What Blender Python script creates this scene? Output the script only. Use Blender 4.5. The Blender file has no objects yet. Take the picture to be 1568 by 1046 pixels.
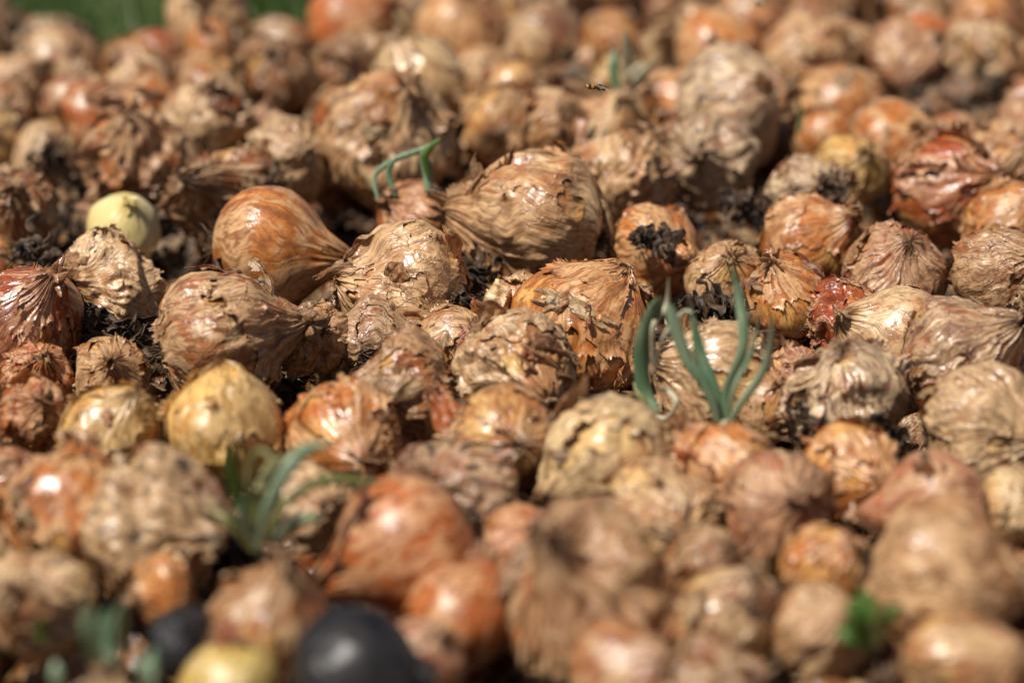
import bpy, math, random
import numpy as np
from mathutils import Vector, Matrix, Quaternion

random.seed(11)
RNG = np.random.default_rng(11)
scene = bpy.context.scene
scene.view_settings.view_transform = 'Standard'
scene.view_settings.look = 'None'
scene.view_settings.exposure = 0

# ------------------------------------------------------------------ camera
PITCH = math.radians(22.0)
FPX = 3410.0
DIST = 1.30
H = DIST * math.sin(PITCH)
cam_d = bpy.data.cameras.new("camera")
cam = bpy.data.objects.new("camera", cam_d)
scene.collection.objects.link(cam)
cam.location = (0, 0, H)
cam.rotation_euler = (math.pi / 2 - PITCH, 0, 0)
cam_d.sensor_width = 36.0
cam_d.lens = 36.0 * FPX / 1568.0
cam_d.clip_start = 0.02
cam_d.clip_end = 2000
cam_d.dof.use_dof = True
cam_d.dof.focus_distance = 1.30
cam_d.dof.aperture_fstop = 3.2
cam_d.dof.aperture_blades = 0
scene.camera = cam

FWD = np.array([0, math.cos(PITCH), -math.sin(PITCH)])
UP = np.array([0, math.sin(PITCH), math.cos(PITCH)])
CAM = np.array([0, 0, H])


def ray(x, y):
    return FWD + np.array([1.0, 0, 0]) * (x - 784) / FPX + UP * (523 - y) / FPX


def on_pile(x, y, z=0.0):
    """where a line of sight meets the level z of the pile -> (point, depth)"""
    d = ray(x, y)
    t = (z - H) / d[2]
    return CAM + t * d, t


def on_wall(x, y, Y):
    d = ray(x, y)
    t = Y / d[1]
    return CAM + t * d, t


# ------------------------------------------------------------------ noise
_g = np.random.default_rng(5).normal(size=(4096, 3))
_g /= np.linalg.norm(_g, axis=1)[:, None]


def perlin(p, seed=0):
    p = np.asarray(p, dtype=np.float64) + seed * 17.31
    i = np.floor(p).astype(np.int64)
    f = p - i
    u = f * f * f * (f * (f * 6 - 15) + 10)
    out = 0
    for dx in (0, 1):
        wx = u[..., 0] if dx else 1 - u[..., 0]
        for dy in (0, 1):
            wy = u[..., 1] if dy else 1 - u[..., 1]
            for dz in (0, 1):
                wz = u[..., 2] if dz else 1 - u[..., 2]
                h = ((i[..., 0] + dx) * 73856093) ^ ((i[..., 1] + dy) * 19349663) ^ ((i[..., 2] + dz) * 83492791)
                h = (h ^ (h >> 13)) & 4095
                g = _g[h]
                n = g[..., 0] * (f[..., 0] - dx) + g[..., 1] * (f[..., 1] - dy) + g[..., 2] * (f[..., 2] - dz)
                out = out + wx * wy * wz * n
    return out * 1.5


def fbm(p, o=3, seed=0):
    a, s, t = 1.0, 1.0, 0
    for k in range(o):
        t = t + a * perlin(p * s, seed + k * 3)
        a *= 0.5
        s *= 2.03
    return t


def ridged(p, o=3, seed=0, gain=0.45):
    a, s, t, w = 1.0, 1.0, 0, 0
    for k in range(o):
        t = t + a * (1 - 2.2 * np.abs(perlin(p * s, seed + k * 3)))
        w += a
        a *= gain
        s *= 2.1
    return t / w


def sstep(a, b, x):
    t = np.clip((x - a) / (b - a), 0, 1)
    return t * t * (3 - 2 * t)


# ------------------------------------------------------------------ mesh helper
def mesh_from(name, V, F, onco=None, pn=None, info=None, mat=None, smooth=True):
    me = bpy.data.meshes.new(name)
    V = np.ascontiguousarray(V, dtype=np.float32)
    F = np.ascontiguousarray(F, dtype=np.int32)
    k = F.shape[1]
    me.vertices.add(len(V))
    me.vertices.foreach_set("co", V.ravel())
    me.loops.add(F.size)
    me.loops.foreach_set("vertex_index", F.ravel())
    me.polygons.add(len(F))
    me.polygons.foreach_set("loop_start", np.arange(0, F.size, k, dtype=np.int32))
    me.polygons.foreach_set("loop_total", np.full(len(F), k, dtype=np.int32))
    me.update(calc_edges=True)
    if smooth:
        me.polygons.foreach_set("use_smooth", np.ones(len(F), dtype=bool))
    for nm, arr in (("onco", onco), ("pn", pn), ("info", info)):
        if arr is not None:
            a = me.attributes.new(nm, 'FLOAT_VECTOR', 'POINT')
            a.data.foreach_set("vector", np.ascontiguousarray(arr, dtype=np.float32).ravel())
    if mat:
        me.materials.append(mat)
    return me


def grid_faces(nv, nu, wrap=True):
    i = np.arange(nv - 1)[:, None]
    j = np.arange(nu if wrap else nu - 1)[None, :]
    j2 = (j + 1) % nu
    a = i * nu + j
    b = i * nu + j2
    c = (i + 1) * nu + j2
    d = (i + 1) * nu + j
    return np.stack([np.broadcast_to(q, a.shape) for q in (a, d, c, b)], -1).reshape(-1, 4)


def tube(pts, rad, seg=6, flat=1.0):
    pts = np.asarray(pts, float)
    n = len(pts)
    T = np.gradient(pts, axis=0)
    T /= np.linalg.norm(T, axis=1)[:, None] + 1e-12
    ref = np.array([0.31, -0.9, 0.3])
    A = np.cross(T, ref)
    A /= np.linalg.norm(A, axis=1)[:, None] + 1e-12
    B = np.cross(T, A)
    an = np.linspace(0, 2 * np.pi, seg, endpoint=False)
    V = pts[:, None, :] + (A[:, None, :] * np.cos(an)[None, :, None] + flat * B[:, None, :] * np.sin(an)[None, :, None]) * np.asarray(rad)[:, None, None]
    return V.reshape(-1, 3), grid_faces(n, seg)


def catmull(P, m=10):
    P = np.asarray(P, float)
    Q = np.vstack([2 * P[0] - P[1], P, 2 * P[-1] - P[-2]])
    out = []
    for i in range(1, len(Q) - 2):
        for t in np.linspace(0, 1, m, endpoint=False):
            out.append(0.5 * ((2 * Q[i]) + (-Q[i - 1] + Q[i + 1]) * t + (2 * Q[i - 1] - 5 * Q[i] + 4 * Q[i + 1] - Q[i + 2]) * t * t + (-Q[i - 1] + 3 * Q[i] - 3 * Q[i + 1] + Q[i + 2]) * t ** 3))
    out.append(Q[-2])
    return np.array(out)


# ------------------------------------------------------------------ onion builder
def onion(name, seed, R=1.0, nu=170, nv=104, h=0.92, neck=0.25, ridge=0.0, crumple=0.0, lump=0.06,
          shell=(0.1,), dent=0.0, roots=True, mat=None, taper=0.14, frill=1.0):
    rs = np.random.default_rng(seed)
    so = seed * 0.737 % 97
    th = np.linspace(0, 2 * np.pi, nu, endpoint=False)
    ph = np.linspace(0.012, np.pi - 0.012, nv)
    PH, TH = np.meshgrid(ph, th, indexing='ij')
    D = np.stack([np.sin(PH) * np.cos(TH), np.sin(PH) * np.sin(TH), np.cos(PH)], -1)
    wn = fbm(D * 1.6 + so, 2, 1)
    T2 = TH + 0.20 * wn
    k = 2.6 + rs.random() * 1.8
    L = np.stack([np.cos(T2) * k, np.sin(T2) * k, PH * 0.45 + so], -1)
    rg = ridged(L * 1.25, 2, seed % 50, 0.4)
    m1 = sstep(-0.3, 0.35, perlin(D * 1.2 + so * 1.7, 3))
    W = np.stack([perlin(D * 1.8 + so + q * 9.1, 7) for q in range(3)], -1)
    An = np.stack([np.cos(T2) * 1.7, np.sin(T2) * 1.7, PH * 0.8 + so], -1)
    cr = ridged(An + W * 0.8 + so, 2, 11, 0.38)
    cf = ridged(An * 2.6 + W * 1.6 + so * 2, 2, 21, 0.5)
    lp = perlin(D * 1.0 + so * 0.3, 31) + 0.3 * perlin(D * 2.1 + so, 33)
    de = sstep(0.05, 0.55, perlin(D * 1.4 + so * 3.1, 41))
    sp = np.sin(PH)
    r0 = 1 + lump * lp + ridge * (rg - 0.5) * m1 * np.minimum(1, sp * 1.6) + crumple * ((cr - 0.4) + 0.20 * (cf - 0.4) * m1) - dent * de
    nwob = rs.normal(size=2) * 0.35
    Vs, Fs, O, P, I = [], [], [], [], []
    base = grid_faces(nv, nu)
    off = 0
    fineL = np.stack([np.cos(T2) * k * 3, np.sin(T2) * k * 3, PH * 1.2 + so], -1)
    fr = ridged(fineL * 0.6, 2, 75)
    pw = ridged(D * 3.0 + W * 1.1 + so * 5, 2, 73)

    def build(r, layer, mask=None, edge=None):
        nonlocal off
        g = np.exp(-(PH / 0.36) ** 2)
        tp = 1 - taper * np.exp(-(PH / 0.95) ** 2)
        x = r * D[..., 0] * tp
        y = r * D[..., 1] * tp
        z = r * D[..., 2] * h
        shr = 1 + g * 0.45 * (rg - 0.3)
        x = x * shr + neck * g * nwob[0] * g
        y = y * shr + neck * g * nwob[1] * g
        z = z + neck * g + 0.06 * g * perlin(L * 2.0, 5)
        g2 = np.exp(-((np.pi - PH) / 0.24) ** 2)
        z = z + 0.11 * g2
        V = np.stack([x, y, z], -1).reshape(-1, 3)
        F = base
        o = np.stack([np.cos(T2), np.sin(T2), PH * 0.22], -1).reshape(-1, 3)
        inf = np.stack([np.full(PH.shape, layer), PH / np.pi, edge if edge is not None else np.ones(PH.shape)], -1).reshape(-1, 3)
        if mask is not None:
            mk = mask.reshape(-1)
            F = F[mk[F].all(axis=1)]
            used = np.unique(F)
            remap = np.zeros(len(V), dtype=np.int64)
            remap[used] = np.arange(len(used))
            F = remap[F]
            V, o, inf = V[used], o[used], inf[used]
        if len(F) == 0:
            return
        Vs.append(V * R)
        P.append(V)
        O.append(o)
        I.append(inf)
        Fs.append(F + off)
        off += len(V)

    build(r0, 0.0)
    for li, thr in enumerate(shell):
        m = perlin(D * 1.0 + so * 2.3 + li * 5.5, 60 + li) * 1.0 + 0.26 * perlin(fineL * 0.45, 63 + li) + 0.12 * fbm(D * 6 + so, 2, 66) + 0.10 * np.cos(PH)
        e = m - thr
        lift = np.exp(-np.clip(e, 0, 9) / 0.07) * (0.020 + 0.26 * np.clip(perlin(D * 2.2 + so, 71), 0, 1)) * frill
        wr = (0.009 * (pw - 0.4) * (0.3 + 9 * crumple) + (0.003 + 0.02 * ridge) * (fr - 0.4)) * (0.2 + 1.0 * m1)
        r = r0 + 0.010 * (li + 1) + 0.012 + lift + wr
        build(r, 1.0 + li, e > 0, np.clip(e / 0.12, 0, 1))
    if roots:
        nr = int(rs.integers(16, 40))
        for q in range(nr):
            a = rs.random() * 6.28
            rr = 0.10 * math.sqrt(rs.random())
            p0 = np.array([rr * math.cos(a), rr * math.sin(a), -h + 0.11])
            v = np.array([math.cos(a) * 0.5, math.sin(a) * 0.5, -1.0]) + rs.normal(size=3) * 0.5
            pts = [p0]
            ln = 0.05 + 0.06 * rs.random()
            for s in range(5):
                v = v + rs.normal(size=3) * 0.55
                pts.append(pts[-1] + v / np.linalg.norm(v) * ln)
            V, F = tube(pts, np.linspace(0.013, 0.004, 6), 4)
            Vs.append(V * R); P.append(V)
            O.append(V * 0 + 0.5)
            I.append(np.tile([3.0, 1.0, 1.0], (len(V), 1)))
            Fs.append(F + off)
            off += len(V)
    for q in range(int(rs.integers(4, 9)) if neck > 0.12 else 0):
        a = rs.random() * 6.28
        p0 = np.array([0.06 * math.cos(a) + nwob[0] * neck * .8, 0.06 * math.sin(a) + nwob[1] * neck * .8, h + neck * 0.75])
        v = np.array([math.cos(a) * 0.6 + nwob[0], math.sin(a) * 0.6 + nwob[1], 1.0])
        pts = [p0]
        for s in range(7):
            v = v + rs.normal(size=3) * 0.42
            pts.append(pts[-1] + v / np.linalg.norm(v) * (0.045 + 0.03 * rs.random()))
        V, F = tube(catmull(pts, 3), np.interp(np.linspace(0, 1, 22), [0, .5, .8, 1], [.10, .085, .05, .012]), 7, 0.22)
        V = V + 0.02 * np.stack([perlin(V * 9, 1), perlin(V * 9, 2), perlin(V * 9, 3)], -1)
        Vs.append(V * R); P.append(V)
        O.append(V * 1.0)
        I.append(np.tile([2.0, 0.06, 0.8], (len(V), 1)))
        Fs.append(F + off)
        off += len(V)
    return mesh_from(name, np.concatenate(Vs), np.concatenate(Fs), np.concatenate(O), np.concatenate(P), np.concatenate(I), mat)


def husk(name, seed, R=1.0, elong=1.0, mat=None):
    rs = np.random.default_rng(seed)
    n = 56
    u, v = np.meshgrid(np.linspace(-1, 1, n), np.linspace(-1, 1, n), indexing='ij')
    so = seed * 1.37
    P2 = np.stack([u, v, u * 0 + so], -1)
    curl = 0.9 + 1.5 * rs.random()
    a = u * curl * 1.1 / elong
    b = v * 0.9
    rr = 1 + 0.14 * (ridged(P2 * np.array([2.4, 1.0, 1]), 3, 3) - 0.4) + 0.16 * perlin(P2 * 1.6, 4)
    x = rr * np.sin(a) / curl
    z = rr * np.cos(a) / curl - 1 / curl + 0.5 * (np.cos(b * 1.3) - 1) + 0.22 * fbm(P2 * 1.3, 2, 9)
    y = b * elong * 0.8 + 0.1 * perlin(P2 * 2, 12)
    x = x / elong ** 0.5
    rad = np.sqrt(u * u + v * v) + 0.45 * fbm(P2 * 1.7, 4, 15)
    mk = (rad < 0.80).reshape(-1)
    V = np.stack([x, y, z], -1).reshape(-1, 3)
    F = grid_faces(n, n, False)
    F = F[mk[F].all(axis=1)]
    used = np.unique(F)
    rm = np.zeros(len(V), dtype=np.int64)
    rm[used] = np.arange(len(used))
    F = rm[F]
    V = V[used]
    O = np.stack([u * 0.8, u * 0.0 + 0.3, v * 0.2], -1).reshape(-1, 3)[used]
    I = np.stack([u * 0 + 1.0, u * 0 + 0.5, np.clip((0.8 - rad) / 0.15, 0, 1)], -1).reshape(-1, 3)[used]
    return mesh_from(name, V * R, F, O, V, I, mat)


# ------------------------------------------------------------------ materials
def newmat(name):
    m = bpy.data.materials.new(name)
    m.use_nodes = True
    nt = m.node_tree
    nt.nodes.clear()
    return m, nt


class NB:
    def __init__(s, nt):
        s.nt = nt

    def n(s, t, **kw):
        nd = s.nt.nodes.new(t)
        for k, v in kw.items():
            setattr(nd, k, v)
        return nd

    def put(s, sock, v):
        if isinstance(v, bpy.types.NodeSocket):
            s.nt.links.new(v, sock)
        else:
            sock.default_value = v

    def math(s, op, a, b=0.0, c=None, clamp=False):
        nd = s.n('ShaderNodeMath', operation=op, use_clamp=clamp)
        s.put(nd.inputs[0], a)
        s.put(nd.inputs[1], b)
        if c is not None:
            s.put(nd.inputs[2], c)
        return nd.outputs[0]

    def vmath(s, op, a, b=None):
        nd = s.n('ShaderNodeVectorMath', operation=op)
        s.put(nd.inputs[0], a)
        if b is not None:
            s.put(nd.inputs[1], b)
        return nd.outputs[0]

    def noise(s, vec, scale, detail=4, rough=0.55, dist=0.0):
        nd = s.n('ShaderNodeTexNoise')
        s.put(nd.inputs['Vector'], vec)
        nd.inputs['Scale'].default_value = scale
        nd.inputs['Detail'].default_value = detail
        nd.inputs['Roughness'].default_value = rough
        nd.inputs['Distortion'].default_value = dist
        return nd.outputs['Fac']

    def mr(s, v, a, b, c=0.0, d=1.0, smooth=True):
        nd = s.n('ShaderNodeMapRange')
        nd.interpolation_type = 'SMOOTHSTEP' if smooth else 'LINEAR'
        s.put(nd.inputs['Value'], v)
        for k, q in zip(('From Min', 'From Max', 'To Min', 'To Max'), (a, b, c, d)):
            s.put(nd.inputs[k], q)
        return nd.outputs['Result']

    def mix(s, f, a, b, mode='MIX'):
        nd = s.n('ShaderNodeMix', data_type='RGBA', blend_type=mode)
        s.put(nd.inputs[0], f)
        s.put(nd.inputs[6], a)
        s.put(nd.inputs[7], b)
        return nd.outputs[2]


def skin_material(name, bump=0.8, rough=0.0, husky=False):
    m, nt = newmat(name)
    b = NB(nt)
    oi = b.n('ShaderNodeObjectInfo')
    base = oi.outputs['Color']
    dirt = oi.outputs['Alpha']
    rnd = oi.outputs['Random']
    offs = b.n('ShaderNodeCombineXYZ')
    b.put(offs.inputs[0], b.math('MULTIPLY', rnd, 37.0))
    b.put(offs.inputs[1], b.math('MULTIPLY', rnd, 91.0))
    b.put(offs.inputs[2], b.math('MULTIPLY', rnd, 13.0))
    pn = b.vmath('ADD', b.n('ShaderNodeAttribute', attribute_name='pn').outputs['Vector'], offs.outputs[0])
    on = b.vmath('ADD', b.n('ShaderNodeAttribute', attribute_name='onco').outputs['Vector'], offs.outputs[0])
    inf = b.n('ShaderNodeSeparateXYZ')
    b.put(inf.inputs[0], b.n('ShaderNodeAttribute', attribute_name='info').outputs['Vector'])
    layer, lat, edge = inf.outputs[0], inf.outputs[1], inf.outputs[2]
    is_in = b.mr(layer, 0.3, 0.7, 1, 0)
    is_l2 = b.mr(layer, 1.4, 1.6, 0, 1)
    is_root = b.mr(layer, 2.5, 2.7, 0, 1)
    st1 = b.noise(on, 6.0, 3, 0.55)
    st2 = b.noise(on, 24.0, 2, 0.6)
    bl1 = b.noise(pn, 1.5, 4, 0.6)
    bl2 = b.noise(pn, 4.5, 4, 0.6)
    fine = b.noise(pn, 22.0, 2, 0.6)
    cn = b.math('ABSOLUTE', b.math('SUBTRACT', b.noise(pn, 2.6, 4, 0.5), 0.5))
    crease = b.mr(cn, 0.0, 0.022, 1, 0)
    # colour
    pale = b.mix(0.52, base, (0.84, 0.59, 0.31, 1))
    dark = b.mix(0.68, base, (0.10, 0.028, 0.009, 1))
    rust = b.mix(0.60, base, (0.46, 0.115, 0.022, 1))
    tan = b.mix(0.60, base, (0.56, 0.35, 0.18, 1))
    gold = b.mix(0.55, base, (0.84, 0.50, 0.14, 1))
    fl = b.math('ADD', bl1, b.math('MULTIPLY', b.math('SUBTRACT', st1, 0.5), 0.35))
    film = b.mr(fl, 0.475, 0.500)
    c = b.mix(film, b.mix(b.mr(bl2, 0.4, 0.6), rust, base), b.mix(b.mr(bl1, 0.50, 0.62), tan, pale))
    c = b.mix(b.math('MULTIPLY', is_l2, 0.75), c, tan)
    c_in = b.mix(b.mr(bl1, 0.42, 0.58), rust, gold)
    c = b.mix(is_in, c, c_in)
    c = b.mix(b.mr(st1, 0.52, 0.66, 0, 0.5), c, pale)
    c = b.mix(b.mr(st1, 0.48, 0.36, 0, 0.7), c, dark)
    c = b.mix(b.mr(st2, 0.52, 0.36, 0, 0.7), c, dark)
    c = b.mix(b.mr(bl2, 0.47, 0.33, 0, 0.6), c, dark)
    c = b.mix(b.math('MULTIPLY', crease, 0.35), c, (0.09, 0.04, 0.02, 1))
    c = b.mix(b.mr(fine, 0.60, 0.72, 0, 0.30), c, (0.07, 0.03, 0.015, 1))
    c = b.mix(b.mr(edge, 0.0, 0.35, 0.5, 0.0), c, b.mix(0.5, dark, (0.5, 0.36, 0.2, 1)))
    thr = b.mr(dirt, 0, 1, 0.70, 0.46, smooth=False)
    mo = b.mr(b.math('SUBTRACT', b.math('ADD', b.math('MULTIPLY', bl2, 0.5), b.math('MULTIPLY', bl1, 0.5)), thr), 0.0, 0.05)
    c = b.mix(b.math('MULTIPLY', mo, 0.88), c, (0.026, 0.014, 0.009, 1))
    rootd = b.mr(lat, 0.93, 0.965)
    c = b.mix(b.math('MULTIPLY', rootd, 0.85), c, (0.045, 0.026, 0.015, 1))
    neckd = b.mr(lat, 0.13, 0.03)
    c = b.mix(b.math('MULTIPLY', neckd, 0.55), c, (0.16, 0.085, 0.04, 1))
    c = b.mix(is_root, c, (0.13, 0.08, 0.045, 1))
    # roughness
    rg = b.mr(bl2, 0.35, 0.65, 0.24 + rough, 0.33 + rough)
    rg = b.math('ADD', rg, b.math('MULTIPLY', film, 0.08))
    rg = b.math('ADD', rg, b.math('MULTIPLY', is_in, -0.04))
    rg = b.math('ADD', rg, b.math('MULTIPLY', mo, 0.2))
    # bump
    hgt = b.math('MULTIPLY', st1, 0.9)
    hgt = b.math('ADD', hgt, b.math('MULTIPLY', st2, 0.22))
    hgt = b.math('ADD', hgt, b.math('MULTIPLY', bl2, 0.55))
    hgt = b.math('ADD', hgt, b.math('MULTIPLY', film, 0.20))
    hgt = b.math('ADD', hgt, b.math('MULTIPLY', crease, 0.22))
    bp = b.n('ShaderNodeBump')
    b.put(bp.inputs['Height'], hgt)
    bp.inputs['Distance'].default_value = 0.0015
    b.put(bp.inputs['Strength'], b.mr(is_in, 0, 1, bump, bump * 0.5))
    pr = b.n('ShaderNodeBsdfPrincipled')
    b.put(pr.inputs['Base Color'], c)
    b.put(pr.inputs['Roughness'], rg)
    b.put(pr.inputs['Normal'], bp.outputs[0])
    pr.inputs['Specular IOR Level'].default_value = 0.72
    out = b.n('ShaderNodeOutputMaterial')
    if husky:
        tr = b.n('ShaderNodeBsdfTranslucent')
        b.put(tr.inputs[0], c)
        mx = b.n('ShaderNodeMixShader')
        mx.inputs[0].default_value = 0.28
        nt.links.new(pr.outputs[0], mx.inputs[1])
        nt.links.new(tr.outputs[0], mx.inputs[2])
        nt.links.new(mx.outputs[0], out.inputs[0])
    else:
        nt.links.new(pr.outputs[0], out.inputs[0])
    return m


SKIN = skin_material("onion_skin_dry", 0.75, 0.05)
SKIN_S = skin_material("onion_skin_taut", 0.30, 0.0)
HUSK = skin_material("onion_husk_paper", 0.8, 0.10, True)


def simple_mat(name, c1, c2, scale=30, rough=0.5, bump=0.001, spec=0.5, attr=None, transl=0.0, stretch=None):
    m, nt = newmat(name)
    b = NB(nt)
    tc = b.n('ShaderNodeTexCoord').outputs['Object']
    if stretch:
        tc = b.vmath('MULTIPLY', tc, stretch)
    f = b.noise(tc, scale, 3, 0.6)
    c = b.mix(b.mr(f, 0.35, 0.65), c1, c2)
    pr = b.n('ShaderNodeBsdfPrincipled')
    b.put(pr.inputs['Base Color'], c)
    pr.inputs['Roughness'].default_value = rough
    pr.inputs['Specular IOR Level'].default_value = spec
    if bump > 0:
        bp = b.n('ShaderNodeBump')
        bp.inputs['Distance'].default_value = bump
        b.put(bp.inputs['Height'], f)
        b.put(pr.inputs['Normal'], bp.outputs[0])
    out = b.n('ShaderNodeOutputMaterial')
    if transl > 0:
        tr = b.n('ShaderNodeBsdfTranslucent')
        b.put(tr.inputs[0], c)
        mx = b.n('ShaderNodeMixShader')
        mx.inputs[0].default_value = transl
        nt.links.new(pr.outputs[0], mx.inputs[1])
        nt.links.new(tr.outputs[0], mx.inputs[2])
        nt.links.new(mx.outputs[0], out.inputs[0])
    else:
        nt.links.new(pr.outputs[0], out.inputs[0])
    return m


ROTTEN = simple_mat("rotten_skin", (0.010, 0.009, 0.009, 1), (0.032, 0.027, 0.026, 1), 25, 0.42, 0.0012)
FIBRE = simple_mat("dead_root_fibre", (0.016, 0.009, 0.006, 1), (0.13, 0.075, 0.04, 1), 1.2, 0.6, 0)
PEELED = simple_mat("peeled_onion_flesh", (0.70, 0.54, 0.20, 1), (0.84, 0.73, 0.40, 1), 22, 0.25, 0.0006, stretch=(1, 1, 0.3))
LEAF = simple_mat("sprout_leaf", (0.11, 0.20, 0.10, 1), (0.30, 0.39, 0.24, 1), 70, 0.36, 0.0004, transl=0.2, stretch=(1, 1, 0.2))
LEAFD = simple_mat("sprout_leaf_fresh", (0.06, 0.15, 0.02, 1), (0.18, 0.28, 0.06, 1), 60, 0.4, 0.0004, transl=0.3)
LEAFP = simple_mat("sprout_leaf_pale", (0.50, 0.44, 0.28, 1), (0.68, 0.62, 0.44, 1), 60, 0.5, 0.0004, transl=0.2)
LEAFO = simple_mat("sprout_leaf_olive", (0.17, 0.18, 0.05, 1), (0.34, 0.29, 0.12, 1), 60, 0.5, 0.0004, transl=0.2)

# palette : linear albedo
PAL = {
    'tan': (0.58, 0.305, 0.13), 'ltan': (0.68, 0.43, 0.215), 'brown': (0.40, 0.18, 0.072), 'dbrown': (0.23, 0.10, 0.042),
    'orange': (0.66, 0.245, 0.062), 'dorange': (0.56, 0.15, 0.034), 'red': (0.38, 0.062, 0.018), 'cream': (0.82, 0.59, 0.30),
    'gold': (0.78, 0.48, 0.14), 'grey': (0.58, 0.42, 0.27), 'gbrown': (0.34, 0.19, 0.11), 'pink': (0.50, 0.215, 0.115),
    'yell': (0.80, 0.62, 0.16),
}
KIND = {
    'S': dict(ridge=0.012, crumple=0.005, lump=0.06, shell=(-0.72,), dent=0.0, frill=.6),
    'P': dict(ridge=0.022, crumple=0.010, lump=0.09, shell=(-0.05, 0.18), dent=0.03, frill=1.2),
    'W': dict(ridge=0.065, crumple=0.022, lump=0.14, shell=(-0.4, 0.0), dent=0.08, frill=1.1),
    'C': dict(ridge=0.06, crumple=0.065, lump=0.20, shell=(-0.25, 0.10), dent=0.18, frill=1.5),
}


def skin_of(kd):
    return SKIN_S if kd in 'SP' else SKIN


def orient(axis, spin):
    q = Vector(axis).normalized().to_track_quat('Z', 'Y')
    return q @ Quaternion((0, 0, 1), spin)


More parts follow.
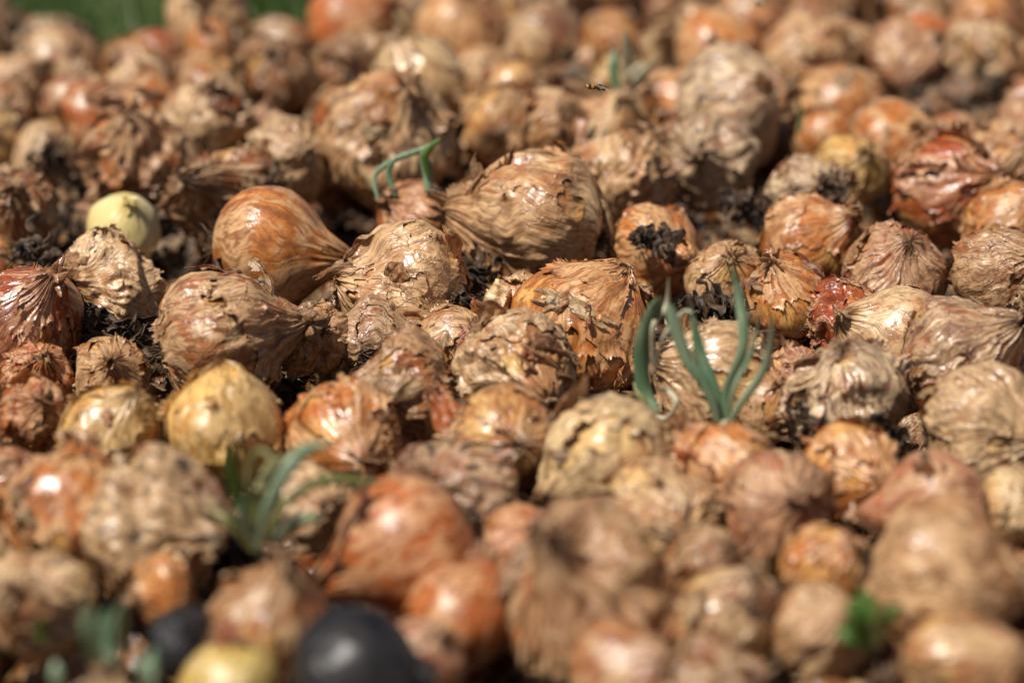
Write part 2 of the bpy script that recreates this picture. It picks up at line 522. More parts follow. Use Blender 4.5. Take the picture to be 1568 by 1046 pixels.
# x, y, width, kind, colour, axis(right, up, toward viewer), squash, neck, dirt, level
HERO = [
    (350, 1052, 145, 'S', 'yell', (0.2, 0.3, 0.8), .95, .1, 0, 0),
    (60, 925, 165, 'C', 'ltan', (-.3, .5, .6), .85, .2, .55, .005),
    (415, 955, 185, 'P', 'brown', (.3, .9, .2), .9, .5, .25, 0),
    (618, 835, 205, 'S', 'dorange', (-.9, -.35, .3), .95, .5, .05, .012),
    (240, 815, 230, 'C', 'ltan', (.8, .1, .5), .82, .1, .6, .005),
    (108, 785, 190, 'P', 'orange', (.1, .7, -.6), .95, .15, .1, .008),
    (700, 945, 170, 'S', 'dorange', (.5, .6, -.5), .9, .2, .1, -.005),
    (895, 905, 240, 'C', 'brown', (-.4, .7, .5), .92, .35, .35, .01),
    (1110, 945, 165, 'P', 'ltan', (.3, .8, .3), .9, .3, .1, .004),
    (1440, 890, 250, 'W', 'tan', (.9, .1, .3), .78, .2, .12, .012),
    (1262, 872, 130, 'P', 'orange', (.4, .7, .2), .95, .2, .1, 0),
    (1190, 785, 185, 'W', 'pink', (.1, .5, .8), .9, .2, .3, .004),
    (1105, 725, 165, 'W', 'orange', (-.5, .6, -.3), .95, .2, .12, .004),
    (1005, 790, 170, 'C', 'ltan', (.3, .2, .8), .9, .2, .2, .002),
    (925, 700, 190, 'P', 'cream', (-.75, -.4, .6), .95, .4, .3, .01),
    (765, 675, 168, 'P', 'tan', (.2, .3, .8), .95, .15, .15, .006),
    (690, 760, 180, 'C', 'gbrown', (-.5, .4, .6), .82, .4, .7, 0),
    (530, 672, 170, 'P', 'orange', (.3, .0, .9), .95, .25, .25, .004),
    (345, 658, 178, 'P', 'gold', (-.1, .6, -.5), .98, .12, .12, .01),
    (168, 665, 155, 'P', 'gold', (.3, .6, .2), .98, .12, .2, .004),
    (55, 640, 115, 'C', 'dorange', (.3, .6, .5), .9, .2, .35, 0),
    (340, 520, 222, 'W', 'brown', (.95, .15, -.2), .84, .25, .22, .014),
    (483, 520, 112, 'C', 'tan', (.2, .6, .7), .9, .2, .35, 0),
    (172, 572, 112, 'P', 'tan', (.2, .6, .7), .9, .2, .3, -.004),
    (35, 492, 175, 'P', 'red', (.5, .7, .3), .95, .3, .3, .008),
    (165, 440, 165, 'C', 'ltan', (-.6, .3, .7), .82, .3, .35, 0),
    (415, 382, 180, 'S', 'orange', (.95, -.05, .2), .92, .45, .08, .014),
    (620, 455, 205, 'W', 'tan', (-.93, .25, .15), .88, .12, .12, .008),
    (643, 345, 130, 'W', 'dorange', (-.7, .7, .3), .95, .3, .15, .004),
    (822, 345, 238, 'W', 'tan', (-.92, .2, -.1), .88, .25, .15, .02),
    (598, 215, 190, 'C', 'tan', (.3, .8, .4), .95, .2, .4, .016),
    (348, 300, 155, 'C', 'dbrown', (-.3, .5, .7), .85, .4, .55, .008),
    (440, 250, 125, 'C', 'ltan', (.4, .5, .5), .9, .15, .3, .006),
    (210, 252, 165, 'C', 'brown', (.1, .8, .4), .85, .25, .35, .004),
    (20, 318, 120, 'C', 'dbrown', (.2, .5, .6), .9, .2, .5, .004),
    (640, 130, 150, 'P', 'cream', (-.3, .8, .2), .95, .2, .15, .008),
    (578, 520, 135, 'W', 'gbrown', (.9, .1, .2), .75, .3, .3, -.004),
    (618, 602, 165, 'W', 'brown', (-.9, .2, .3), .8, .2, .22, .004),
    (790, 572, 182, 'C', 'ltan', (.4, -.1, .8), .85, .15, .25, .008),
    (890, 505, 205, 'P', 'orange', (.6, .7, -.2), .92, .12, .12, .006),
    (1090, 592, 190, 'P', 'ltan', (-.8, .4, .2), .9, .15, .1, -.002),
    (1000, 385, 140, 'P', 'orange', (.6, .0, .8), .9, .4, .45, .002),
    (1110, 425, 112, 'P', 'tan', (.1, .7, .6), .9, .15, .3, .004),
    (1200, 455, 135, 'P', 'orange', (-.3, .7, .3), .9, .2, .22, 0),
    (1290, 490, 120, 'C', 'red', (.9, .2, .3), .8, .4, .3, 0),
    (1370, 425, 155, 'W', 'pink', (.1, .8, .4), .88, .1, .18, .006),
    (1240, 375, 150, 'P', 'orange', (.5, .5, .3), .92, .2, .25, .002),
    (1082, 245, 150, 'C', 'grey', (-.3, .3, .8), .9, .2, .5, .01),
    (950, 280, 165, 'C', 'tan', (.5, .5, -.4), .82, .15, .3, .006),
    (1452, 292, 165, 'P', 'red', (.5, .4, .6), .92, .15, .12, .01),
    (1535, 425, 150, 'W', 'brown', (.5, .5, .5), .9, .2, .3, .012),
    (1545, 345, 140, 'P', 'orange', (.4, .6, .3), .95, .15, .15, .004),
    (1362, 525, 172, 'S', 'ltan', (-.8, .5, .1), .82, .25, .04, .002),
    (1470, 545, 180, 'W', 'gbrown', (.7, .6, .3), .85, .35, .3, .014),
    (1290, 615, 178, 'C', 'grey', (-.1, .9, .1), .92, .12, .4, .006),
    (1508, 665, 195, 'W', 'ltan', (.6, .2, .6), .85, .15, .2, .006),
    (1300, 725, 150, 'P', 'orange', (.4, .2, .8), .9, .3, .2, 0),
    (1430, 772, 160, 'S', 'pink', (-.95, -.15, .1), .92, .55, .08, .004),
    (1218, 580, 100, 'C', 'pink', (.2, .7, .5), .9, .1, .2, .0),
    (1118, 168, 180, 'W', 'grey', (.8, .4, .3), .82, .15, .12, .012),
    (1045, 172, 135, 'S', 'orange', (-.6, .5, .3), .9, .15, .1, .004),
    (1240, 305, 130, 'C', 'grey', (.2, .5, .7), .85, .2, .5, .004),
    (1302, 262, 110, 'P', 'gold', (.2, .5, .7), .9, .15, .2, .0),
    (1365, 222, 140, 'S', 'orange', (.8, .4, .3), .85, .15, .1, .004),
    (940, 195, 112, 'P', 'ltan', (.2, .7, .5), .9, .15, .1, .004),
    (1100, 85, 140, 'S', 'orange', (.8, .3, .3), .85, .15, .1, .006),
    (700, 50, 130, 'S', 'orange', (.1, .7, .3), .92, .15, .1, .008),
    (318, 185, 130, 'C', 'ltan', (.1, .7, .3), .88, .15, .3, .006),
    (150, 185, 120, 'S', 'dorange', (.6, .5, .3), .8, .15, .1, 0),
    (28, 135, 115, 'C', 'tan', (.6, .5, .3), .8, .15, .3, 0),
    (540, 40, 135, 'S', 'dorange', (.6, .5, .3), .9, .15, .1, .006),
    (318, 22, 125, 'S', 'ltan', (.1, .9, .3), .9, .15, .1, .008),
    (420, 120, 120, 'C', 'dbrown', (.1, .6, .5), .9, .15, .3, .004),
    (1235, 95, 140, 'W', 'tan', (.7, .5, .3), .85, .15, .2, .004),
    (1385, 90, 120, 'W', 'pink', (.7, .5, .3), .85, .15, .2, .004),
    (700, 530, 125, 'P', 'tan', (.7, .5, .2), .9, .12, .2, 0),
    (795, 480, 115, 'C', 'ltan', (.2, .4, .8), .85, .2, .3, 0),
    (1555, 775, 110, 'P', 'cream', (.2, .5, .6), .9, .15, .1, .002),
    (15, 742, 110, 'P', 'red', (.4, .4, .6), .9, .15, .2, 0),
    (480, 778, 125, 'C', 'ltan', (.4, .4, .6), .85, .2, .4, -.004),
    (800, 842, 135, 'W', 'dorange', (.3, .7, .4), .9, .2, .2, 0),
    (1080, 870, 125, 'W', 'brown', (.3, .7, .4), .9, .15, .2, 0),
    (645, 1010, 130, 'P', 'pink', (.4, .8, .2), .9, .25, .2, 0),
    (960, 1040, 175, 'S', 'brown', (.4, .5, .4), .9, .2, .2, -.002),
    (1250, 965, 150, 'W', 'tan', (.4, .5, .4), .9, .2, .15, 0),
    (1470, 1020, 190, 'P', 'tan', (.6, .4, .4), .88, .2, .1, .004),
    (1090, 1050, 160, 'C', 'dbrown', (.6, .4, .4), .88, .2, .3, 0),
    (250, 905, 110, 'P', 'orange', (-.8, .1, .5), .7, .2, .2, .002),
    (845, 205, 130, 'C', 'tan', (.3, .7, .5), .8, .15, .3, .0),
    (1170, 620, 110, 'P', 'tan', (.3, .7, .5), .9, .15, .1, -.004),
    (60, 575, 100, 'C', 'dorange', (.3, .7, .5), .9, .15, .4, -.006),
    (1545, 255, 130, 'C', 'tan', (.3, .7, .5), .9, .15, .3, .004),
]
spheres = []
vis = scene.collection


def add_obj(name, me, loc, q, scale=(1, 1, 1), color=None, parent=None):
    o = bpy.data.objects.new(name, me)
    vis.objects.link(o)
    o.rotation_mode = 'QUATERNION'
    o.location = loc
    o.rotation_quaternion = q
    o.scale = scale
    if color:
        o.color = color
    if parent:
        o.parent = parent
    return o


for i, (x, y, w, kd, col, ax, sq, nk, dirt, lv) in enumerate(HERO):
    p, dep = on_pile(x, y, lv)
    R = 0.5 * w * dep / FPX * 1.06
    kw = dict(KIND[kd])
    foc = 250 < y < 760
    me = onion("onion_mesh", 100 + i * 7, R=R, nu=230 if foc else 130, nv=140 if foc else 80, h=sq, neck=nk, mat=skin_of(kd), **kw)
    c = np.array(PAL[col]) * (0.84 + 0.20 * random.random())
    q = orient((ax[0], -ax[2], ax[1]), random.random() * 6.28)
    e1 = random.uniform(.88, 1.04)
    add_obj("onion", me, tuple(p), q, (e1, 2 - e1 - .05, 1), color=(c[0], c[1], c[2], dirt))
    spheres.append((p[0], p[1], p[2], R * 0.92))

p, dep = on_pile(190, 350, 0.0)
R = 0.5 * 115 * dep / FPX
me = onion("peeled_onion_mesh", 900, R=R, h=.92, neck=.2, ridge=.012, crumple=.004, lump=.06, shell=(), roots=False, mat=PEELED)
add_obj("peeled_onion", me, tuple(p), orient((.3, -.4, .8), 1))
spheres.append((*p, R))
rotten_at = []
for (x, y, w, lv, ax) in ((545, 1040, 230, 0.008, (.8, -.3, .3)), (285, 985, 125, -0.002, (.3, -.5, .8))):
    p, dep = on_pile(x, y, lv)
    R = 0.5 * w * dep / FPX
    me = onion("rotten_onion_mesh", 910 + x, R=R, h=.85, neck=.15, ridge=.04, crumple=.03, lump=.1, shell=(), mat=ROTTEN)
    add_obj("rotten_onion", me, tuple(p), orient(ax, 1))
    spheres.append((*p, R))
    rotten_at.append((p[0], p[1], R * 1.5))

NH = len(spheres)
# ------------------------------------------------------------------ pile fill
GZ = -0.13
VAR = []
for i in range(30):
    kd = 'SPWPPCWPC'[i % 9]
    kw = dict(KIND[kd])
    VAR.append(onion("pile_onion_mesh", 2000 + i * 13, R=1.0, nu=130, nv=80, h=random.uniform(.72, .95), neck=random.uniform(.1, .5), mat=skin_of(kd), **kw))
S = np.zeros((6000, 4))
S[:NH] = np.array(spheres)
n = NH


def yedge(x):
    return 2.03 + 0.45 * float(sstep(-0.20, -0.02, np.array(x))) + 0.04 * math.sin(x * 23) + 0.03 * math.sin(x * 41 + 1)


def settle(x, y, r):
    z = GZ + r * 0.9
    sub = S[:n]
    d2 = (sub[:, 0] - x) ** 2 + (sub[:, 1] - y) ** 2
    rr = (sub[:, 3] + r) * 0.93
    c = d2 < rr * rr
    if not c.any():
        return z
    sz = sub[c, 2]
    hh = np.sqrt(rr[c] ** 2 - d2[c])
    for _ in range(12):
        ov = np.abs(sz - z) < hh - 1e-6
        if not ov.any():
            break
        z = (sz[ov] + hh[ov]).max()
    return z


fails = 0
fill = []
while n < 5900 and fails < 260:
    r = random.uniform(0.022, 0.041)
    best = None
    for _ in range(10):
        x = random.uniform(-0.95, 0.95)
        y = random.uniform(0.45, 2.6)
        if y > yedge(x) - 0.02:
            continue
        z = settle(x, y, r)
        if best is None or z < best[2]:
            best = (x, y, z)
    if best is None:
        continue
    x, y, z = best
    edge_in = min(1.0, (yedge(x) - y) / 0.12)
    infoc = (0.80 < y < 1.62) and abs(x) < 0.24 * y + 0.01
    lim = (-0.050 if infoc else 0.002) + 0.016 * float(perlin(np.array([x * 6, y * 6, 0.3]))) - r * 0.15
    lim -= (1 - edge_in) * 0.04
    if z < lim:
        S[n] = (x, y, z, r)
        fill.append((x, y, z, r))
        n += 1
        fails = 0
    else:
        fails += 1
pile = bpy.data.objects.new("onion_pile", None)
vis.objects.link(pile)
pcols = ['tan'] * 6 + ['ltan'] * 4 + ['brown'] * 4 + ['orange'] * 7 + ['dorange'] * 4 + ['pink'] * 4 + ['cream', 'gold', 'red', 'gbrown', 'gbrown', 'dbrown', 'dbrown']
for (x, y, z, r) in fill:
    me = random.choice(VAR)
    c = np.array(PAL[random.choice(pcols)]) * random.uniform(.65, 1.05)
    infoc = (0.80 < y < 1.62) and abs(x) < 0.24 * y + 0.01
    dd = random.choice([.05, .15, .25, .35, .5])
    if infoc or z < -0.03:      # gap and buried onions: colour darkened as painted-in shade, plus extra rot
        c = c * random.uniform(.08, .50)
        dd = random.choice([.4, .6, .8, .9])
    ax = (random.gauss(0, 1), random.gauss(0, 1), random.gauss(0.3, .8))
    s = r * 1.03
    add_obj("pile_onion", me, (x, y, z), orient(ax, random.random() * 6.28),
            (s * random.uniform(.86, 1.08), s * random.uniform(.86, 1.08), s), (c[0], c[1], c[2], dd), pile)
print("fill", len(fill))

# ------------------------------------------------------------------ loose husks
husks = bpy.data.objects.new("onion_husk_litter", None)
vis.objects.link(husks)
HV = [husk("husk_mesh", 300 + i * 5, 1.0, random.choice([1.0, 1.2, 1.5, 1.8]), HUSK) for i in range(18)]
hc = ['tan', 'ltan', 'brown', 'dorange', 'dbrown', 'gbrown', 'red', 'orange', 'cream', 'dbrown', 'tan']
SS = S[:n]


def surf(x, y):
    d2 = (SS[:, 0] - x) ** 2 + (SS[:, 1] - y) ** 2
    c = d2 < SS[:, 3] ** 2
    if not c.any():
        return GZ + 0.005, Vector((0, 0, 1))
    zz = SS[c, 2] + np.sqrt(SS[c, 3] ** 2 - d2[c])
    k = int(zz.argmax())
    z = float(zz[k])
    sc = SS[c][k]
    return z, Vector((x - sc[0], y - sc[1], z - sc[2])).normalized()


cnt = 0
tries = 0
while cnt < 2300 and tries < 40000:
    tries += 1
    x = random.uniform(-0.75, 0.75)
    y = random.uniform(0.6, 2.3)
    if y > yedge(x):
        continue
    if any((x - a) ** 2 + (y - b_) ** 2 < c_ * c_ for a, b_, c_ in rotten_at):
        continue
    z, nrm = surf(x, y)
    if nrm.z > 0.72 and z > -0.02:
        continue
    nrm = (nrm + Vector((random.gauss(0, .4), random.gauss(0, .4), random.gauss(0, .3)))).normalized()
    s = random.uniform(0.010, 0.027)
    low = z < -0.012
    cc = np.array(PAL[random.choice(hc)]) * (random.uniform(.05, .5) if low else random.uniform(.55, 1.0))  # low husks: dark debris, tint also cut to paint shade into the gaps
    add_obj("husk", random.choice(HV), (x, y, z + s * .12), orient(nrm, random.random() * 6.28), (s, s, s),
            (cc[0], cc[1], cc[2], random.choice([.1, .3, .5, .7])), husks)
    cnt += 1
print("husks", cnt)


# dead root tufts / rotted leaf shreds, tangled in the gaps
def tuft(seed):
    rs = np.random.default_rng(seed)
    Vs, Fs, off = [], [], 0
    for q in range(44):
        d = rs.normal(size=3)
        d[2] = abs(d[2]) * .4
        d /= np.linalg.norm(d)
        pts = [rs.normal(size=3) * .2]
        wide = rs.random() < .72
        ln = .09 + .08 * rs.random()
        for s in range(6):
            d = d + rs.normal(size=3) * .5
            d[2] -= .12
            d /= np.linalg.norm(d)
            pts.append(pts[-1] + d * ln)
        r0 = .13 + .08 * rs.random() if wide else .016
        V, F = tube(pts, r0 * np.array([.7, 1, 1, .9, .7, .5, .2]), 8, .2 if wide else 1)
        V = V + .09 * np.stack([perlin(V * 4, 1), perlin(V * 4, 2), perlin(V * 4, 3)], -1)
        Vs.append(V); Fs.append(F + off); off += len(V)
    return mesh_from("root_tuft_mesh", np.concatenate(Vs), np.concatenate(Fs), mat=FIBRE)


TV = [tuft(70 + i) for i in range(8)]
tufts = bpy.data.objects.new("dead_root_litter", None)
vis.objects.link(tufts)
cnt = 0
for _ in range(12000):
    if cnt >= 800:
        break
    x = random.uniform(-0.6, 0.6)
    y = random.uniform(0.75, 2.0)
    if y > yedge(x):
        continue
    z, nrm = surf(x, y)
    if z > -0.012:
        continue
    s = random.uniform(.012, .022)
    add_obj("root_tuft", random.choice(TV), (x, y, z + .1 * s), orient((random.gauss(0, .4), random.gauss(0, .4), 1), random.random() * 6), (s, s, s), parent=tufts)
    cnt += 1
for (x, y, s, lv) in ((765, 395, .026, .004), (725, 420, .022, .004), (150, 500, .028, .0), (190, 515, .022, -.004), (1020, 372, .016, .024), (985, 365, .012, .024),
                      (1100, 490, .028, -.002), (712, 462, .014, .014), (1350, 672, .024, 0), (1265, 295, .018, .02), (845, 425, .020, .0), (120, 480, .020, .006),
                      (60, 385, .018, .012), (400, 290, .018, .018), (1250, 670, .020, 0), (570, 560, .020, -.008), (720, 740, .022, .014), (350, 430, .020, .0),
                      (800, 400, .022, .002), (1130, 320, .018, .006), (1290, 340, .018, .004)):
    p, _ = on_pile(x, y, lv)
    add_obj("root_tuft", random.choice(TV), tuple(p), orient((random.gauss(0, .4), -.4, 1), random.random() * 6), (s, s, s), parent=tufts)


# ------------------------------------------------------------------ sprouts
def sprout(name, base, blades, lv=0.0, mats=(LEAF,)):
    bp, dep = on_pile(base[0], base[1], lv)
    Vs, Fs, Mi, off = [], [], [], 0
    rs = np.random.default_rng(int(base[0]))
    for bl in blades:
        pts, w, mi = bl[0], bl[1], bl[2]
        lean = rs.normal() * 0.010
        W = []
        for k, (x, y) in enumerate(pts):
            f = k / (len(pts) - 1)
            q, d = on_wall(x, y, bp[1] - 0.004 + lean * f + 0.004 * rs.normal() * (k > 0))
            W.append(q)
        W = catmull(W)
        m = len(W)
        t = np.linspace(0, 1, m)
        rad = 0.44 * w * dep / FPX * (0.72 + 0.5 * np.sin(t * 2.4)) * np.clip((1.02 - t) / 0.35, 0.05, 1) ** 0.7
        V, F = tube(W, rad, 10, 0.55)
        Vs.append(V); Fs.append(F + off); off += len(V)
        Mi += [mi] * len(F)
    V = np.concatenate(Vs)
    me = mesh_from(name + "_mesh", V - bp, np.concatenate(Fs))
    for mm in mats:
        me.materials.append(mm)
    me.polygons.foreach_set("material_index", np.array(Mi, dtype=np.int32))
    o = bpy.data.objects.new(name, me)
    o.location = tuple(bp)
    vis.objects.link(o)
    return o


M3 = (LEAF, LEAFP, LEAFO, LEAFD)
sprout("onion_sprout", (1108, 668), [
    ([(1108, 668), (1112, 600), (1138, 530), (1132, 455), (1118, 405)], 17, 0),
    ([(1104, 668), (1085, 600), (1050, 545), (1028, 480), (1026, 465)], 20, 0),
    ([(1102, 668), (1095, 600), (1072, 540), (1058, 470)], 19, 0),
    ([(1112, 668), (1130, 625), (1172, 560), (1184, 480)], 14, 0),
    ([(1114, 668), (1122, 600), (1150, 540), (1166, 475)], 9, 0),
    ([(1100, 672), (1110, 655), (1118, 668)], 26, 1),
], .012, M3)
sprout("onion_sprout", (1000, 630), [
    ([(1004, 632), (985, 590), (984, 530), (1004, 470), (1008, 455)], 27, 0),
    ([(1000, 560), (1000, 500), (1020, 470), (1024, 425)], 9, 1),
    ([(1002, 575), (1015, 520), (1045, 480), (1060, 478)], 8, 1),
    ([(990, 632), (1020, 640), (1036, 615), (1020, 598), (1004, 596)], 9, 1),
    ([(1008, 632), (985, 610), (970, 585)], 16, 2),
], .012, M3)
sprout("onion_sprout", (650, 296), [
    ([(655, 298), (655, 265), (645, 228)], 17, 0),
    ([(655, 270), (652, 235), (675, 212)], 12, 3),
    ([(580, 310), (574, 270), (605, 245), (650, 228), (672, 212)], 9, 0),
    ([(605, 300), (595, 265), (608, 240)], 9, 0),
], .03, M3)
sprout("onion_sprout", (400, 840), [
    ([(390, 842), (370, 780), (355, 720), (358, 672)], 20, 3),
    ([(398, 842), (410, 780), (440, 720), (470, 688), (510, 680)], 22, 0),
    ([(405, 842), (430, 780), (480, 740), (540, 735), (590, 742)], 16, 2),
    ([(395, 842), (395, 760), (420, 710), (450, 700)], 17, 2),
    ([(385, 842), (350, 800), (320, 780)], 15, 2),
    ([(410, 842), (450, 800), (490, 790)], 18, 0),
    ([(400, 842), (375, 800), (378, 750)], 18, 0),
    ([(404, 842), (418, 800), (430, 752)], 20, 0),
    ([(398, 842), (380, 730), (400, 690), (425, 715)], 10, 2),
], .022, M3)
sprout("onion_sprout", (955, 150), [
    ([(955, 150), (962, 100), (957, 45)], 22, 1),
    ([(945, 150), (940, 110), (942, 75)], 16, 0),
    ([(955, 150), (980, 120), (1005, 90)], 18, 1),
    ([(950, 140), (965, 115), (985, 95)], 12, 1),
], .02, M3)
sprout("onion_sprout", (905, 225), [([(905, 232), (900, 215), (912, 190)], 16, 1), ([(908, 232), (915, 215), (930, 200)], 12, 1)], .02, M3)
sprout("onion_sprout", (1335, 985), [
    ([(1335, 990), (1315, 950), (1300, 915)], 32, 3),
    ([(1338, 990), (1335, 940), (1315, 900)], 26, 3),
    ([(1340, 990), (1355, 950), (1380, 925)], 28, 3),
    ([(1330, 990), (1300, 975), (1285, 955)], 24, 3),
    ([(1342, 990), (1345, 955), (1352, 925)], 24, 2),
], .02, M3)
sprout("onion_sprout", (160, 1020), [
    ([(150, 1030), (140, 980), (132, 920)], 26, 0),
    ([(165, 1030), (175, 980), (188, 915)], 26, 0),
    ([(158, 1030), (160, 970), (162, 930)], 22, 0),
], .02, M3)
sprout("onion_sprout", (232, 1060), [
    ([(235, 1075), (232, 1030), (238, 990)], 20, 0),
    ([(225, 1075), (222, 1040), (215, 1000)], 14, 0)], .015, M3)
sprout("onion_sprout", (88, 1060), [([(95, 1075), (88, 1040), (85, 1010)], 20, 0)], .015, M3)
sprout("onion_sprout", (1222, 200), [([(1222, 205), (1226, 180), (1222, 150)], 10, 2)], .01, M3)
sprout("onion_sprout", (65, 975), [([(65, 980), (62, 960), (70, 945)], 20, 3)], .02, M3)


# ------------------------------------------------------------------ insects
def insect(name, loc, L, yaw, spread, body_c, band_c):
    mats = [simple_mat(name + "_body", body_c, tuple(x * 1.6 for x in body_c[:3]) + (1,), 900, .35, 0.0001),
            simple_mat(name + "_band", band_c, band_c, 900, .4, 0.0001)]
    wm, nt = newmat(name + "_wing")
    b = NB(nt)
    pr = b.n('ShaderNodeBsdfPrincipled')
    pr.inputs['Base Color'].default_value = (.45, .38, .28, 1)
    pr.inputs['Roughness'].default_value = .25
    pr.inputs['Alpha'].default_value = .42
    b.put(b.n('ShaderNodeOutputMaterial').inputs[0], pr.outputs[0])
    mats.append(wm)
    Vs, Fs, Mi, off = [], [], [], 0

    def ell(c, r, band=False):
        nonlocal off
        nv, nu = 14, 14
        ph, th = np.meshgrid(np.linspace(0.02, np.pi - .02, nv), np.linspace(0, 2 * np.pi, nu, endpoint=False), indexing='ij')
        V = np.stack([np.cos(ph) * r[0], np.sin(ph) * np.cos(th) * r[1], np.sin(ph) * np.sin(th) * r[2]], -1).reshape(-1, 3) + c
        F = grid_faces(nv, nu)
        Vs.append(V); Fs.append(F + off); off += len(V)
        Mi.extend([1 if (band and (k // nu) % 4 in (1, 2)) else 0 for k in range(len(F))])
    ell(np.array([.46, 0, .02]), (.11, .15, .13))
    ell(np.array([.22, 0, .03]), (.17, .15, .15))
    ell(np.array([-.20, 0, -.02]), (.30, .15, .12), True)
    for sx in (-1, 1):
        for (ang, ln, wd) in ((75, .85, .16), (115, .6, .12)):
            a = math.radians(ang)
            t = np.linspace(0, 1, 12)
            d = np.array([math.cos(a), sx * math.sin(a), spread])
            pr_ = np.array([math.sin(a), -sx * math.cos(a), 0])
            wv = wd * np.sin(np.pi * np.clip(t, .05, .97) ** 0.7)
            c0 = np.array([.22, sx * .1, .14])
            up = c0 + d * (t * ln)[:, None] + pr_ * wv[:, None]
            dn = c0 + d * (t * ln)[:, None] - pr_ * wv[:, None] * .6
            V = np.stack([up, dn], 1).reshape(-1, 3)
            F = grid_faces(12, 2, False)
            Vs.append(V); Fs.append(F + off); off += len(V)
            Mi.extend([2] * len(F))
        for lx in (.3, .2, .08):
            pts = [(lx, sx * .1, -.08), (lx + .03, sx * .26, -.12), (lx - .04, sx * .32, -.32)]
            V, F = tube(pts, [.018, .014, .008], 5)
            Vs.append(V); Fs.append(F + off); off += len(V)
            Mi.extend([0] * len(F))
        V, F = tube([(.55, sx * .04, .06), (.62, sx * .07, .08), (.68, sx * .09, .05)], [.012, .01, .006], 4)
        Vs.append(V); Fs.append(F + off); off += len(V)
        Mi.extend([0] * len(F))
    me = mesh_from(name + "_mesh", np.concatenate(Vs) * L, np.concatenate(Fs))
    for mm in mats:
        me.materials.append(mm)
    me.polygons.foreach_set("material_index", np.array(Mi, dtype=np.int32))
    o = bpy.data.objects.new(name, me)
    o.location = tuple(loc)
    o.rotation_euler = yaw
    vis.objects.link(o)


insect("hoverfly", CAM + ray(911, 134) * 1.33, 0.013, (math.radians(12), math.radians(14), math.radians(20)), .12, (.03, .018, .008, 1), (.45, .2, .03, 1))
insect("hoverfly", CAM + ray(1168, 5) * 1.50, 0.008, (math.radians(-10), math.radians(20), math.radians(200)), .2, (.03, .018, .008, 1), (.4, .2, .03, 1))
pf, _ = on_pile(400, 434, 0.028)
insect("fly", pf, 0.0075, (0, math.radians(-5), math.radians(160)), .1, (.015, .03, .045, 1), (.02, .04, .06, 1))

# ------------------------------------------------------------------ ground and grass
xs = np.concatenate([-np.geomspace(300, 2, 14), np.linspace(-1.5, 1.5, 90), np.geomspace(2, 300, 14)])
ys = np.concatenate([-np.geomspace(50, 1, 8), np.linspace(-.5, 4.5, 130), np.geomspace(5, 600, 16)])
Yg, Xg = np.meshgrid(ys, xs, indexing='ij')
Zg = GZ + 0.012 * fbm(np.stack([Xg * 3, Yg * 3, Xg * 0], -1), 3, 2) * (np.abs(Xg) < 5) * (Yg < 6)
V = np.stack([Xg, Yg, Zg], -1).reshape(-1, 3)
F = grid_faces(len(ys), len(xs), False)[:, ::-1]
gm, nt = newmat("ground_soil_and_turf")
b = NB(nt)
tc = b.n('ShaderNodeTexCoord').outputs['Object']
sx = b.n('ShaderNodeSeparateXYZ')
b.put(sx.inputs[0], tc)
nz = b.noise(tc, 3, 5)
nf = b.noise(tc, 90, 6, .7)
soil = b.mix(b.mr(nf, .35, .65), (0.012, 0.007, 0.004, 1), (0.05, 0.032, 0.02, 1))
turf = b.mix(b.mr(nf, .35, .65), (0.035, 0.07, 0.012, 1), (0.09, 0.13, 0.035, 1))
fy = b.mr(b.math('ADD', sx.outputs[1], b.math('MULTIPLY', nz, .3)), 2.3, 2.55)
col = b.mix(fy, soil, turf)
pr = b.n('ShaderNodeBsdfPrincipled')
b.put(pr.inputs['Base Color'], col)
pr.inputs['Roughness'].default_value = .95
bp_ = b.n('ShaderNodeBump')
bp_.inputs['Distance'].default_value = .01
b.put(bp_.inputs['Height'], nf)
b.put(pr.inputs['Normal'], bp_.outputs[0])
b.put(b.n('ShaderNodeOutputMaterial').inputs[0], pr.outputs[0])
me = mesh_from("ground_mesh", V, F, mat=gm)
g = bpy.data.objects.new("ground", me)
vis.objects.link(g)

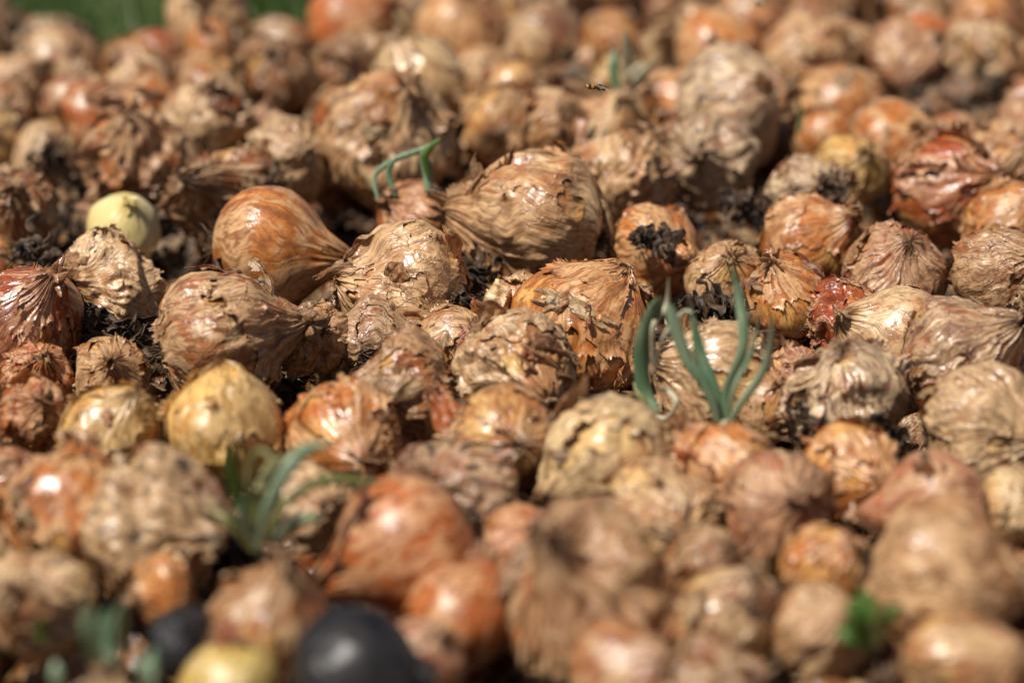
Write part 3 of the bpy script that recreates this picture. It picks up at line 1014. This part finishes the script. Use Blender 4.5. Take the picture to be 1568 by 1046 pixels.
NB_ = 26000
r_ = np.random.default_rng(3)
bx = r_.uniform(-1.6, 1.6, NB_)
by = r_.uniform(2.15, 5.0, NB_)
ye = np.array([yedge(q) for q in bx])
keep = by > ye + 0.04
bx, by = bx[keep], by[keep]
m = len(bx)
hh = r_.uniform(.04, .11, m)
an = r_.uniform(0, 6.28, m)
wd = r_.uniform(.002, .0035, m)
ln = r_.normal(0, .035, (m, 2))
lev = np.array([0, .4, .75, 1.0])
P_ = np.zeros((m, 4, 2, 3))
for k, t in enumerate(lev):
    cx = bx + ln[:, 0] * t * t
    cy = by + ln[:, 1] * t * t
    ww = wd * (1 - t * .92)
    for s, sg in enumerate((-1, 1)):
        P_[:, k, s, 0] = cx + sg * ww * np.cos(an)
        P_[:, k, s, 1] = cy + sg * ww * np.sin(an)
        P_[:, k, s, 2] = GZ + hh * t
F0 = np.array([[0, 1, 3, 2], [2, 3, 5, 4], [4, 5, 7, 6]])
F = (np.arange(m)[:, None, None] * 8 + F0[None]).reshape(-1, 4)
GR = simple_mat("grass_blade", (0.05, 0.11, 0.018, 1), (0.14, 0.20, 0.055, 1), 4, .5, 0, transl=.3)
me = mesh_from("grass_mesh", P_.reshape(-1, 3), F, mat=GR)
g = bpy.data.objects.new("grass", me)
vis.objects.link(g)

# ------------------------------------------------------------------ light
S_EL = math.radians(62)
sdir = Vector((-0.70, -0.60, 0)).normalized()
AZ = math.atan2(sdir.x, sdir.y)
svec = Vector((sdir.x * math.cos(S_EL), sdir.y * math.cos(S_EL), math.sin(S_EL)))
sd = bpy.data.lights.new("sun", 'SUN')
sd.energy = 5.0
sd.angle = math.radians(0.5)
sd.color = (1.0, 0.95, 0.87)
so = bpy.data.objects.new("sun", sd)
so.rotation_mode = 'QUATERNION'
so.rotation_quaternion = svec.to_track_quat('Z', 'Y')
vis.objects.link(so)
w = bpy.data.worlds.new("World")
scene.world = w
w.use_nodes = True
nt = w.node_tree
bg = nt.nodes['Background']
sky = nt.nodes.new('ShaderNodeTexSky')
sky.sky_type = 'NISHITA'
sky.sun_disc = False
sky.sun_elevation = S_EL
sky.sun_rotation = AZ
nt.links.new(sky.outputs[0], bg.inputs[0])
bg.inputs[1].default_value = 0.05
